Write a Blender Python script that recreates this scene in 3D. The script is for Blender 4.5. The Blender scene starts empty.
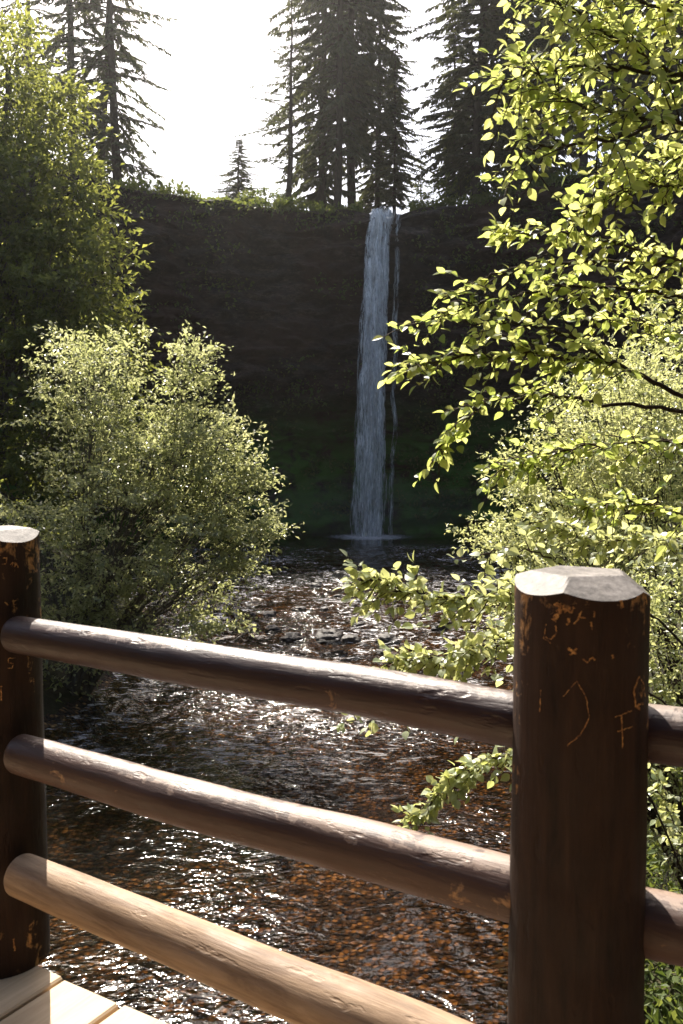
import bpy, math, random
import numpy as np
from mathutils import Vector, Matrix
R = math.radians
rng = np.random.default_rng(7)
random.seed(7)
SC = bpy.context.scene
COL = SC.collection

# ------------------------------------------------------------------ camera
FPX, PITCH, EYE = 900.0, R(3.62), Vector((0, 0, 1.6))
cam_d = bpy.data.cameras.new('camera'); cam = bpy.data.objects.new('camera', cam_d); COL.objects.link(cam)
cam_d.sensor_fit = 'VERTICAL'; cam_d.sensor_height = 36; cam_d.sensor_width = 24
cam_d.lens = 36 * FPX / 1024
cam_d.clip_start = 0.05; cam_d.clip_end = 2000
cam.location = EYE; cam.rotation_euler = (math.pi / 2 - PITCH, 0, 0)
cam_d.dof.use_dof = True; cam_d.dof.focus_distance = 9.0; cam_d.dof.aperture_fstop = 9.0
SC.camera = cam

# ------------------------------------------------------------------ light
SUN_AZ, SUN_EL = R(-18.4), R(48)           # azimuth from +Y (negative = left)
sd = Vector((math.cos(SUN_EL) * math.sin(SUN_AZ), math.cos(SUN_EL) * math.cos(SUN_AZ), math.sin(SUN_EL)))
sl = bpy.data.lights.new('sun', 'SUN'); so = bpy.data.objects.new('sun', sl); COL.objects.link(so)
sl.energy = 5.0; sl.angle = R(0.5); sl.color = (1.0, 0.93, 0.82)
so.location = (-20, 60, 70); so.rotation_euler = sd.to_track_quat('Z', 'Y').to_euler()
W = bpy.data.worlds.new('World'); SC.world = W; W.use_nodes = True
nt = W.node_tree; nt.nodes.clear()
sky = nt.nodes.new('ShaderNodeTexSky'); sky.sky_type = 'NISHITA'; sky.sun_disc = False
sky.sun_elevation = SUN_EL; sky.sun_rotation = SUN_AZ; sky.dust_density = 4.0; sky.air_density = 1.0
bg = nt.nodes.new('ShaderNodeBackground'); bg.inputs[1].default_value = 0.09
wo = nt.nodes.new('ShaderNodeOutputWorld')
nt.links.new(sky.outputs[0], bg.inputs[0]); nt.links.new(bg.outputs[0], wo.inputs[0])
SC.view_settings.view_transform = 'Standard'; SC.view_settings.look = 'None'
SC.view_settings.gamma = 1; SC.view_settings.use_curve_mapping = False
SC.view_settings.exposure = 1.28
SC.cycles.use_denoising = True
SC.cycles.max_bounces = 8; SC.cycles.transparent_max_bounces = 24
SC.cycles.diffuse_bounces = 3; SC.cycles.glossy_bounces = 3; SC.cycles.transmission_bounces = 4
SC.cycles.volume_bounces = 0
SC.cycles.sample_clamp_indirect = 4.0
SC.cycles.caustics_reflective = False; SC.cycles.caustics_refractive = False

# ------------------------------------------------------------------ helpers
def at(px, py, Y):
    """world point seen at photo pixel (px,py) standing at distance Y ahead"""
    u = (px - 341.5) / FPX; v = (512 - py) / FPX
    c, s = math.cos(PITCH), math.sin(PITCH)
    d = Vector((u, c + v * s, -s + v * c))
    return EYE + d * (Y / d.y)

def tag(o, label=None, cat=None, group=None, kind=None):
    if label: o['label'] = label
    if cat: o['category'] = cat
    if group: o['group'] = group
    if kind: o['kind'] = kind
    return o

def empty(name, loc=(0, 0, 0)):
    o = bpy.data.objects.new(name, None); COL.objects.link(o); o.location = loc; o.empty_display_size = .2
    return o

def mesh_np(name, V, F, mat, parent=None, smooth=False, inv=False):
    V = np.asarray(V, dtype=np.float32); F = np.asarray(F, dtype=np.int32)
    me = bpy.data.meshes.new(name)
    n, k = F.shape
    me.vertices.add(len(V)); me.vertices.foreach_set('co', V.ravel())
    me.loops.add(n * k); me.loops.foreach_set('vertex_index', F.ravel())
    me.polygons.add(n)
    me.polygons.foreach_set('loop_start', np.arange(0, n * k, k, dtype=np.int32))
    me.polygons.foreach_set('loop_total', np.full(n, k, dtype=np.int32))
    me.polygons.foreach_set('use_smooth', np.full(n, smooth, dtype=bool))
    me.update(calc_edges=True); me.validate()
    if mat: me.materials.append(mat)
    o = bpy.data.objects.new(name, me); COL.objects.link(o)
    if parent:
        o.parent = parent
        if inv: o.matrix_parent_inverse = Matrix.Translation(-parent.location)
    return o

class Geo:
    """collects quads"""
    def __init__(s): s.V = []; s.F = []; s.n = 0
    def add(s, V, F):
        s.V.append(np.asarray(V, float)); s.F.append(np.asarray(F, int) + s.n); s.n += len(V)
    def tube(s, pts, rad, sides=6, cap=True):
        P = np.asarray(pts, float); m = len(P); r = np.asarray(rad, float) * np.ones(m)
        T = np.gradient(P, axis=0); T /= np.linalg.norm(T, axis=1)[:, None] + 1e-9
        ref = np.array([0.13, 0.21, 0.97]) if abs(T[0][2]) < .8 else np.array([0.97, 0.21, 0.13])
        A = np.cross(T, ref); A /= np.linalg.norm(A, axis=1)[:, None] + 1e-9
        B = np.cross(T, A)
        th = np.arange(sides) * 2 * math.pi / sides
        V = P[:, None, :] + r[:, None, None] * (np.cos(th)[None, :, None] * A[:, None, :] + np.sin(th)[None, :, None] * B[:, None, :])
        V = V.reshape(-1, 3)
        i = np.arange(m - 1)[:, None] * sides; j = np.arange(sides)[None, :]; j2 = (j + 1) % sides
        F = np.stack([i + j, i + j2, i + sides + j2, i + sides + j], -1).reshape(-1, 4)
        s.add(V, F)
    def box(s, c, sz, rot=0):
        x, y, z = [q / 2 for q in sz]
        V = np.array([(a * x, b * y, d * z) for a in (-1, 1) for b in (-1, 1) for d in (-1, 1)])
        cr, sr = math.cos(rot), math.sin(rot)
        V = np.stack([V[:, 0] * cr - V[:, 1] * sr, V[:, 0] * sr + V[:, 1] * cr, V[:, 2]], -1) + np.array(c)
        s.add(V, [(0, 1, 3, 2), (4, 6, 7, 5), (0, 4, 5, 1), (2, 3, 7, 6), (0, 2, 6, 4), (1, 5, 7, 3)])
    def build(s, name, mat, parent=None, smooth=True, inv=False):
        return mesh_np(name, np.concatenate(s.V), np.concatenate(s.F), mat, parent, smooth, inv)

# numpy value noise
_perm = rng.random((64, 64, 64)).astype(np.float32)
def vnoise(x, y, z=0.0):
    x, y, z = np.broadcast_arrays(np.asarray(x, float), np.asarray(y, float), np.asarray(z, float))
    xi, yi, zi = np.floor(x).astype(int), np.floor(y).astype(int), np.floor(z).astype(int)
    f = lambda t: t * t * (3 - 2 * t)
    fx, fy, fz = f(x - xi), f(y - yi), f(z - zi)
    g = lambda a, b, c: _perm[(xi + a) % 64, (yi + b) % 64, (zi + c) % 64]
    l = lambda a, b, t: a + (b - a) * t
    return l(l(l(g(0,0,0), g(1,0,0), fx), l(g(0,1,0), g(1,1,0), fx), fy),
             l(l(g(0,0,1), g(1,0,1), fx), l(g(0,1,1), g(1,1,1), fx), fy), fz) * 2 - 1
def fbm(x, y, z=0.0, o=4, lac=2.03, gain=.5):
    t = 0; a = 1.0; k = 1.0
    for i in range(o):
        t = t + a * vnoise(np.asarray(x) * k + 7.3 * i, np.asarray(y) * k + 3.1 * i, np.asarray(z) * k + 5.7 * i); a *= gain; k *= lac
    return t

# ------------------------------------------------------------------ materials
class M:
    def __init__(s, name):
        s.m = bpy.data.materials.new(name); s.m.use_nodes = True; s.t = s.m.node_tree; s.t.nodes.clear()
        s.out = s.n('ShaderNodeOutputMaterial')
    def n(s, typ, ins=None, **kw):
        nd = s.t.nodes.new(typ)
        for k, v in kw.items(): setattr(nd, k, v)
        for k, v in (ins or {}).items():
            sock = nd.inputs[k]
            if isinstance(v, bpy.types.NodeSocket): s.t.links.new(v, sock)
            else: sock.default_value = v
        return nd
    def coord(s, scale=(1, 1, 1), rot=(0, 0, 0)):
        tc = s.n('ShaderNodeTexCoord')
        mp = s.n('ShaderNodeMapping', {'Vector': tc.outputs['Object'], 'Scale': scale, 'Rotation': rot})
        return mp.outputs[0]
    def noise(s, scale, detail=4, rough=.6, vec=None, dist=0):
        ins = {'Scale': scale, 'Detail': detail, 'Roughness': rough, 'Distortion': dist}
        if vec is not None: ins['Vector'] = vec
        return s.n('ShaderNodeTexNoise', ins).outputs['Fac']
    def ramp(s, fac, stops, interp='LINEAR'):
        nd = s.n('ShaderNodeValToRGB', {'Fac': fac}); cr = nd.color_ramp; cr.interpolation = interp
        while len(cr.elements) < len(stops): cr.elements.new(.5)
        for e, (p, c) in zip(cr.elements, stops):
            e.position = p; e.color = (c, c, c, 1) if isinstance(c, (int, float)) else (*c, 1)
        return nd.outputs[0]
    def mix(s, f, a, b):
        nd = s.n('ShaderNodeMix', data_type='RGBA')
        for k, v in ((0, f), (6, a), (7, b)):
            if isinstance(v, bpy.types.NodeSocket): s.t.links.new(v, nd.inputs[k])
            else: nd.inputs[k].default_value = v if k == 0 else (*v, 1)
        return nd.outputs[2]
    def math(s, op, a, b=0.0):
        return s.n('ShaderNodeMath', {0: a, 1: b}, operation=op).outputs[0]
    def bump(s, h, strength=.5, dist=.02, normal=None):
        ins = {'Height': h, 'Strength': strength, 'Distance': dist}
        if normal is not None: ins['Normal'] = normal
        return s.n('ShaderNodeBump', ins).outputs[0]
    def surf(s, sh): s.t.links.new(sh, s.out.inputs['Surface']); return s.m
    def pbr(s, col, rough=.7, normal=None, spec=.5, **extra):
        ins = {'Base Color': col if isinstance(col, bpy.types.NodeSocket) else (*col, 1), 'Roughness': rough, 'Specular IOR Level': spec}
        if normal is not None: ins['Normal'] = normal
        ins.update(extra)
        return s.n('ShaderNodeBsdfPrincipled', ins).outputs[0]

def leaf_mat(name, c1, c2, t1, t2, trans=.5, rough=.42, spec=.5):
    m = M(name)
    g = m.n('ShaderNodeNewGeometry')
    rp = g.outputs['Random Per Island']
    big = m.ramp(m.noise(.6, 2, .5, m.coord()), [(.3, 0.0), (.7, 1.0)])
    f = m.math('ADD', m.math('MULTIPLY', rp, .7), m.math('MULTIPLY', big, .3))
    col = m.mix(f, c1, c2); tc = m.mix(f, t1, t2)
    p = m.pbr(col, rough, spec=spec)
    tr = m.n('ShaderNodeBsdfTranslucent', {'Color': tc}).outputs[0]
    mx = m.n('ShaderNodeMixShader', {0: trans, 1: p, 2: tr}).outputs[0]
    return m.surf(mx)

MAT = {}
MAT['leaf_near'] = leaf_mat('young_leaf', (.07, .13, .02), (.20, .26, .045), (.36, .47, .07), (.90, .86, .32), .6, .36)
MAT['leaf_low'] = leaf_mat('glossy_leaf', (.20, .26, .12), (.48, .52, .34), (.54, .58, .13), (.84, .82, .40), .46, .28, 1.0)
MAT['leaf_bush'] = leaf_mat('shrub_leaf', (.13, .17, .06), (.34, .37, .20), (.50, .54, .15), (.82, .80, .40), .5, .34, 1.0)
MAT['leaf_alder'] = leaf_mat('alder_leaf', (.07, .10, .035), (.30, .33, .17), (.36, .40, .10), (.82, .80, .42), .5, .34, 1.0)
MAT['leaf_maple'] = leaf_mat('maple_leaf', (.045, .075, .02), (.09, .12, .03), (.20, .24, .04), (.56, .56, .12), .45, .42, .5)
MAT['needle'] = leaf_mat('needles', (.035, .048, .020), (.095, .105, .045), (.08, .10, .035), (.20, .20, .07), .32, .55, .35)
MAT['fringe'] = leaf_mat('fringe_leaf', (.05, .08, .02), (.12, .15, .04), (.14, .2, .03), (.32, .34, .07), .4, .6, .3)

def bark(name, a, b, sc=(1, 1, .25), k=14):
    m = M(name); v = m.coord(sc)
    n = m.noise(k, 6, .65, v)
    return m.surf(m.pbr(m.ramp(n, [(.3, a), (.7, b)]), .9, m.bump(n, .8, .02), .2))
MAT['bark'] = bark('fir_bark', (.035, .026, .02), (.11, .08, .06))
MAT['bark_alder'] = bark('alder_bark', (.06, .05, .04), (.2, .18, .15))
MAT['twig'] = bark('twig_bark', (.03, .02, .015), (.10, .07, .05), k=40)
MAT['dead'] = bark('dead_wood', (.25, .2, .15), (.5, .43, .35), k=40)

def painted_log(name, bare_amt, axis_scale, paint_a=(.020, .008, .006), paint_b=(.060, .025, .018), bare=((.34, .17, .07), (.50, .30, .15)), seed=0, rough=(.34, .55), lit_top_wear=None, lit_top_col=None, spec=.5):
    m = M(name)
    v = m.coord(axis_scale); vr = m.coord((1, 1, 1))
    if seed:
        v = m.n('ShaderNodeVectorMath', {0: v, 1: (seed * 3.1, seed, seed * 1.7)}, operation='ADD').outputs[0]
        vr = m.n('ShaderNodeVectorMath', {0: vr, 1: (seed * 3.1, seed, seed * 1.7)}, operation='ADD').outputs[0]
    grain = m.noise(28, 8, .7, v, .6)
    pat = m.noise(5, 8, .66, v, .4)
    wear = m.noise(1.6, 3, .5, vr)
    chips = m.noise(16, 5, .7, vr, .5)
    paint = m.ramp(m.math('ADD', m.math('MULTIPLY', grain, .6), m.math('MULTIPLY', wear, .4)), [(.3, paint_a), (.7, paint_b)])
    wood = m.ramp(grain, [(.3, bare[0]), (.7, bare[1])])
    mask = m.ramp(m.math('ADD', m.math('ADD', m.math('MULTIPLY', pat, .45), m.math('MULTIPLY', chips, .3)), m.math('MULTIPLY', wear, .35)),
                  [(bare_amt, 0.0), (bare_amt + .035, 1.0)])
    col = m.mix(mask, paint, wood)
    if lit_top_wear:  # worn upper side, with the sunlit top highlight painted in as pale colour
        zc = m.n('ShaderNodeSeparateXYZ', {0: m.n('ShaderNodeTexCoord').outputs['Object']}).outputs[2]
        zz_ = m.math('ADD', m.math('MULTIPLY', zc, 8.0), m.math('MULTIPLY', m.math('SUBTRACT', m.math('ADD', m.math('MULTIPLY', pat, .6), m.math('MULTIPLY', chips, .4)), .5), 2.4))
        tw = m.ramp(zz_, [(lit_top_wear, 0.0), (min(lit_top_wear + .06, 1), 1.0)])
        col = m.mix(tw, col, m.mix(grain, lit_top_col[0], lit_top_col[1]))
    rg = m.ramp(m.noise(9, 5, .6, vr), [(.3, rough[0]), (.7, rough[1])])
    h = m.math('SUBTRACT', m.math('ADD', m.math('MULTIPLY', grain, .5), pat), m.math('MULTIPLY', mask, .5))
    fine = m.noise(120, 4, .6, m.coord(tuple(q if q == 1 else q * .5 for q in axis_scale)))
    pits = m.ramp(m.noise(30, 3, .5, m.coord(tuple(q if q == 1 else .35 for q in axis_scale))), [(.30, 0.0), (.40, 1.0)])
    h2 = m.math('ADD', m.math('ADD', h, m.math('MULTIPLY', fine, .18)), m.math('MULTIPLY', pits, .35))
    return m.surf(m.pbr(col, rg, m.bump(h2, .8, .006), spec))
MAT['rail_top'] = painted_log('dark_painted_log', .655, (.12, 1, 1), seed=1, lit_top_wear=.42, lit_top_col=((.13, .09, .075), (.32, .25, .21)))
MAT['rail_mid'] = painted_log('worn_painted_log', .60, (.12, 1, 1), (.040, .017, .011), (.105, .052, .035), seed=4, rough=(.4, .6), lit_top_wear=.42, lit_top_col=((.15, .095, .07), (.34, .24, .185)))
MAT['rail_bot'] = painted_log('bare_log', .30, (.10, 1, 1), (.10, .06, .04), (.2, .13, .09), ((.13, .070, .036), (.46, .31, .19)), seed=9, rough=(.55, .75))
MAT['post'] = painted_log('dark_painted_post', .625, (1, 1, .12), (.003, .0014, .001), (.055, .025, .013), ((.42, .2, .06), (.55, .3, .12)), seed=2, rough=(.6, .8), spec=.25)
m = M('cut_top_wood'); v = m.coord((1, 1, 1)); g = m.noise(60, 6, .7, v); r_ = m.noise(9, 4, .6, v)
MAT['post_top'] = m.surf(m.pbr(m.ramp(m.math('ADD', m.math('MULTIPLY', g, .6), m.math('MULTIPLY', r_, .4)), [(.38, (.05, .04, .036)), (.5, (.13, .112, .10)), (.66, (.27, .24, .22))]), .65, m.bump(g, .5, .003)))
m = M('scratched_wood'); g = m.noise(130, 4, .6, m.coord())
MAT['carve'] = m.surf(m.pbr(m.ramp(g, [(.38, (.03, .012, .006)), (.47, (.26, .10, .022)), (.68, (.70, .36, .10))]), .7))
m = M('deck_wood'); v = m.coord((1, .06, 1)); g = m.noise(22, 8, .65, v, .8)
kn = m.noise(3, 3, .5, m.coord())
MAT['deck'] = m.surf(m.pbr(m.ramp(m.math('ADD', m.math('MULTIPLY', g, .7), m.math('MULTIPLY', kn, .3)), [(.3, (.36, .25, .15)), (.7, (.62, .47, .31))]), .7, m.bump(g, .5, .003)))

# rock
m = M('basalt_cliff')
v = m.coord((1, 1, 2.6)); tc = m.n('ShaderNodeTexCoord'); sp = m.n('ShaderNodeSeparateXYZ', {0: tc.outputs['Object']})
n1 = m.noise(.5, 9, .68, v, .3); n2 = m.noise(3.2, 6, .7, v); n3 = m.noise(.16, 4, .6, m.coord())
rock = m.ramp(m.math('ADD', m.math('MULTIPLY', n1, .6), m.math('MULTIPLY', n2, .4)), [(.36, (.004, .003, .0025)), (.46, (.016, .011, .009)), (.54, (.045, .032, .026)), (.66, (.17, .13, .105))])
rust = m.mix(m.ramp(n3, [(.45, 0.0), (.62, .7)]), rock, (.085, .036, .022))
mz = m.n('ShaderNodeMapRange', {'Value': sp.outputs[2], 'From Min': 6.5, 'From Max': 3.0}).outputs[0]
mossn = m.ramp(m.noise(.45, 6, .65, m.coord()), [(.36, 0.0), (.50, 1.0)])
mask = m.math('MULTIPLY', mz, mossn)
col = m.mix(mask, rust, (.060, .15, .014))
MAT['rock'] = m.surf(m.pbr(col, .85, m.bump(m.math('ADD', n1, m.math('MULTIPLY', n2, .5)), 1.0, .35), .3))
m = M('wet_stone'); n1 = m.noise(6, 6, .65, m.coord())
n2 = m.noise(28, 4, .6, m.coord())
MAT['stone'] = m.surf(m.pbr(m.ramp(n1, [(.3, (.008, .006, .005)), (.7, (.06, .045, .035))]), .55, m.bump(m.math('ADD', n1, m.math('MULTIPLY', n2, .4)), 1, .06), .4))
m = M('forest_floor'); n1 = m.noise(.8, 8, .7, m.coord()); n2 = m.noise(6, 6, .7, m.coord())
MAT['ground'] = m.surf(m.pbr(m.ramp(m.math('ADD', m.math('MULTIPLY', n1, .5), m.math('MULTIPLY', n2, .5)), [(.35, (.03, .022, .015)), (.5, (.030, .030, .014)), (.65, (.09, .075, .04))]), .95, m.bump(n2, 1, .08), .2))
# stream bed
m = M('stream_bed'); vv = m.coord()
vo = m.n('ShaderNodeTexVoronoi', {'Vector': vv, 'Scale': 11.0, 'Randomness': 1.0})
nn = m.noise(1.3, 7, .7, vv); cellr = m.n('ShaderNodeSeparateColor', {0: vo.outputs['Color']}).outputs[0]
c = m.ramp(m.math('ADD', m.math('MULTIPLY', nn, .68), m.math('MULTIPLY', cellr, .32)), [(.40, (.008, .005, .003)), (.50, (.06, .030, .012)), (.58, (.22, .12, .042)), (.70, (.48, .31, .14))])
edge = m.ramp(vo.outputs['Distance'], [(.3, 1.0), (.75, .15)])
MAT['bed'] = m.surf(m.pbr(m.mix(edge, (.02, .012, .008), c), .8, m.bump(edge, 1, .08), .3))
# water
fbx, WZ_ = 2.1, -4.4
m = M('stream_water'); vv = m.coord((.8, 1.15, 1), (0, 0, .5))
w1 = m.noise(2.8, 2.5, .5, vv, 1.0); w2 = m.noise(8.5, 1.5, .5, vv, .8)
sy = m.n('ShaderNodeSeparateXYZ', {0: m.n('ShaderNodeTexCoord').outputs['Object']}).outputs[1]
h = m.math('ADD', w1, m.math('MULTIPLY', w2, .24))
calm = m.n('ShaderNodeMapRange', {'Value': sy, 'From Min': 58.0, 'From Max': 62.0, 'To Min': 1.0, 'To Max': .10}).outputs[0]
lane = m.ramp(m.noise(.42, 3, .55, m.coord((1, .45, 1), (0, 0, .35))), [(.44, .16), (.64, 1.0)])
bn = m.bump(m.math('MULTIPLY', m.math('MULTIPLY', h, calm), lane), 1.0, .14)
gl = m.n('ShaderNodeBsdfGlossy', {'Color': (1, 1, 1, 1), 'Roughness': .10, 'Normal': bn}).outputs[0]
tr = m.n('ShaderNodeBsdfTransparent', {'Color': (.52, .40, .26, 1)}).outputs[0]
fr = m.n('ShaderNodeFresnel', {'IOR': 1.36, 'Normal': bn}).outputs[0]
wat = m.n('ShaderNodeMixShader', {0: fr, 1: tr, 2: gl}).outputs[0]
# white flecks: riffle foam, with the water's far sparkle painted in
f1 = m.noise(4.2, 7, .72, m.coord((.7, 1.5, 1)), .6); f2 = m.noise(.33, 3, .6, m.coord((1, .6, 1)))
z1 = m.n('ShaderNodeMapRange', {'Value': sy, 'From Min': 15.0, 'From Max': 25.0}).outputs[0]
z2 = m.n('ShaderNodeMapRange', {'Value': sy, 'From Min': 61.0, 'From Max': 57.0}).outputs[0]
fz = m.math('ADD', m.math('MULTIPLY', f1, .72), m.math('MULTIPLY', f2, .28))
foam_sparkle = m.math('MULTIPLY', m.ramp(fz, [(.55, 0.0), (.60, .85)]), m.math('MULTIPLY', z1, z2))
px_ = m.n('ShaderNodeVectorMath', {0: m.n('ShaderNodeTexCoord').outputs['Object'], 1: (fbx, 66.0, WZ_)}, operation='DISTANCE').outputs['Value']
near_ = m.n('ShaderNodeMapRange', {'Value': px_, 'From Min': 4.5, 'From Max': 1.0}).outputs[0]
foam_sparkle = m.math('MAXIMUM', foam_sparkle, m.ramp(m.math('ADD', m.math('MULTIPLY', near_, .5), m.math('MULTIPLY', f1, 1.0)), [(.72, 0.0), (1.0, .8)]))
fo = m.n('ShaderNodeBsdfDiffuse', {'Color': (.75, .72, .72, 1), 'Normal': bn}).outputs[0]
MAT['water'] = m.surf(m.n('ShaderNodeMixShader', {0: foam_sparkle, 1: wat, 2: fo}).outputs[0])
# falling water
def fall_mat(name, lo, hi, sx):
    m = M(name); v = m.coord((sx, sx, .10 * sx))
    s1 = m.noise(3.0, 7, .7, v, .5); s2 = m.noise(1.3, 4, .6, m.coord((1, 1, .5)))
    a = m.ramp(m.math('ADD', m.math('MULTIPLY', s1, .75), m.math('MULTIPLY', s2, .25)), [(lo, 0.0), (hi, .97)])
    p = m.pbr((.97, .96, .94), .4); t = m.n('ShaderNodeBsdfTranslucent', {'Color': (.92, .95, .97, 1)}).outputs[0]
    w = m.n('ShaderNodeMixShader', {0: .15, 1: p, 2: t}).outputs[0]
    tr = m.n('ShaderNodeBsdfTransparent').outputs[0]
    return m.surf(m.n('ShaderNodeMixShader', {0: a, 1: tr, 2: w}).outputs[0])
MAT['fall'] = fall_mat('falling_water', .43, .60, 2.0)
MAT['fall_thin'] = fall_mat('thin_falling_water', .44, .64, 2.4)

# ------------------------------------------------------------------ the setting
WZ = -4.4                                    # water level
CX, CY, RL = 2.0, 42.0, 26.0                 # rock amphitheatre: centre and radius
def x_left(y):  return np.interp(y, [-40, 5, 14, 22, 32, 42, 52, 72], [-9, -8.5, -7.5, -6.2, -6.5, -12, -17, -18])
def x_right(y): return np.interp(y, [-40, 5, 12, 22, 36, 44, 54, 72], [3.2, 3.0, 3.6, 5.0, 7.5, 14, 20, 22])
def sstep(a, b, t): t = np.clip((t - a) / (b - a), 0, 1); return t * t * (3 - 2 * t)
def plateau(x, y): return 20.0 + .16 * np.clip(x - 8, 0, 60)
def ground_h(x, y):
    dl = np.maximum(x_left(y) - x, x - x_right(y))         # >0 outside the channel
    n = fbm(x * .25, y * .25, 0, 4)
    bed = WZ - .55 * sstep(0, -1.2, dl) + n * .10
    bank = WZ + .05 + sstep(0, 1.5, dl) * .7 + np.clip(dl - 1, 0, 100) * .62 + n * .5 * sstep(0, 3, dl)
    low = np.where(dl < 0, bed, bank)
    r = np.hypot(x - CX, y - CY)
    top = plateau(x, y) + n * .3
    low = np.minimum(low, top)
    inside = sstep(30.4, 32.8, r) * sstep(34, 44, y)
    low2 = np.where(y > 40, np.minimum(low, WZ + 2.5 + n * .3), low)
    low = low + (low2 - low) * sstep(36, 46, y)
    return low + (top - low) * inside
def ground_at(x, y): return float(ground_h(np.array([float(x)]), np.array([float(y)]))[0])

def axis(segs):
    out = []
    for a, b, s in segs: out.append(np.arange(a, b, s))
    return np.concatenate(out + [[segs[-1][1]]])
gx = axis([(-150, -50, 5), (-50, -14, 1.0), (-14, 14, .35), (14, 50, 1.0), (50, 150, 5)])
gy = axis([(-90, -10, 4), (-10, 40, .4), (40, 84, .8), (84, 200, 5)])
def grid(xs, ys, zf, name, mat, smooth=True):
    X, Y = np.meshgrid(xs, ys); Z = zf(X, Y)
    V = np.stack([X, Y, Z], -1).reshape(-1, 3); nx = len(xs)
    i = np.arange(len(ys) - 1)[:, None] * nx; j = np.arange(nx - 1)[None, :]
    F = np.stack([i + j, i + j + 1, i + nx + j + 1, i + nx + j], -1).reshape(-1, 4)
    return mesh_np(name, V, F, mat, smooth=smooth)
g = grid(gx, gy, ground_h, 'ground', MAT['ground']); tag(g, kind='structure')
# the bed of the stream, a sheet of cobbles just over the ground inside the channel
bx_ = axis([(-19, 23, .16)]); by_ = axis([(-12, 30, .16), (30, 72, .5)])
def bed_h(x, y):
    return ground_h(x, y) + .03 + .05 * np.abs(fbm(x * 1.8, y * 1.8, 4, 3))
def crop(o_xs, o_ys, zf, name, mat, keep):
    X, Y = np.meshgrid(o_xs, o_ys); Z = zf(X, Y)
    V = np.stack([X, Y, Z], -1).reshape(-1, 3); nx = len(o_xs)
    i = np.arange(len(o_ys) - 1)[:, None] * nx; j = np.arange(nx - 1)[None, :]
    F = np.stack([i + j, i + j + 1, i + nx + j + 1, i + nx + j], -1).reshape(-1, 4)
    c = V[F].mean(1); F = F[keep(c[:, 0], c[:, 1])]
    return mesh_np(name, V, F, mat, smooth=True)
inch = lambda x, y: (x > x_left(y) - .1) & (x < x_right(y) - .15) & ((y < 42) | (np.hypot(x - CX, y - CY) < 30.5))
tag(crop(bx_, by_, bed_h, 'stream_bed', MAT['bed'], inch), kind='structure')
wy = [4.0]
while wy[-1] < 73: wy.append(wy[-1] + np.clip(.0055 * wy[-1], .05, .4))
wy = np.concatenate([np.arange(-20, 4, .4), wy]); wx = axis([(-20, 24, .11)])
def water_h(x, y):
    rif = .35 + .65 * sstep(16, 24, y) ; rif = rif * (1 - .95 * sstep(57, 61, y))
    return WZ + rif * (.05 * fbm(x * 1.1, y * .9, 2, 3) + .09 * sstep(14, 24, y) * (1 - np.abs(fbm(x * 1.6, y * 1.5, 6, 3))) - .04)
tag(crop(wx, wy, water_h, 'water', MAT['water'], lambda x, y: (x > x_left(y) - 1.2) & (x < x_right(y) + 1.2) & ((y < 42) | (np.hypot(x - CX, y - CY) < 31.5))), kind='structure')

# cliff: arc of overhanging layered basalt
def cliff():
    nth, nv = 560, 210
    th = np.linspace(R(-102), R(102), nth); v = np.linspace(0, 1, nv)
    TH, Vv = np.meshgrid(th, v)
    # profile: back ledge (v<.12), lip, wall, recess, mossy talus
    off = np.interp(Vv, [0, .10, .125, .16, .40, .62, .68, .74, .80, .90, 1.0], [9.0, 1.6, .3, .0, .6, 1.0, 1.9, 3.4, 3.9, 2.2, .4])
    hh = np.interp(Vv, [0, .10, .125, .16, .40, .62, .68, .74, .80, .90, 1.0], [1.03, 1.012, .995, .955, .72, .47, .40, .335, .285, .14, -.06])
    xx = CX + RL * np.sin(TH); yy = CY + RL * np.cos(TH)
    top = plateau(xx, yy)
    Z = WZ + (top - WZ) * hh
    s = TH * RL
    n = fbm(s * .16, Z * .30, 1, 5) * 1.7 + (1 - np.abs(fbm(s * .5, Z * 1.4, 9, 4))) * 1.1
    ledge = .9 * np.abs(((Z * .55 + fbm(s * .1, Z * .1, 3, 2)) % 1) - .5)
    wall = sstep(.11, .17, Vv)
    Rr = RL + off + (n * .8 + ledge) * (.25 + .75 * wall)
    Z = Z + .25 * fbm(s * .4, Vv * 12, 2, 3)
    # notch worn by the stream at the lip
    notch = np.exp(-((s - 1.3) / 1.7) ** 2) * (1 - sstep(.11, .2, Vv)); Z = Z - .7 * notch
    X = CX + Rr * np.sin(TH); Y = CY + Rr * np.cos(TH)
    V = np.stack([X, Y, Z], -1).reshape(-1, 3)
    i = np.arange(nv - 1)[:, None] * nth; j = np.arange(nth - 1)[None, :]
    F = np.stack([i + j, i + nth + j, i + nth + j + 1, i + j + 1], -1).reshape(-1, 4)
    o = mesh_np('cliff', V, F, MAT['rock'], smooth=True)
    tag(o, kind='structure')
cliff()

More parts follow.
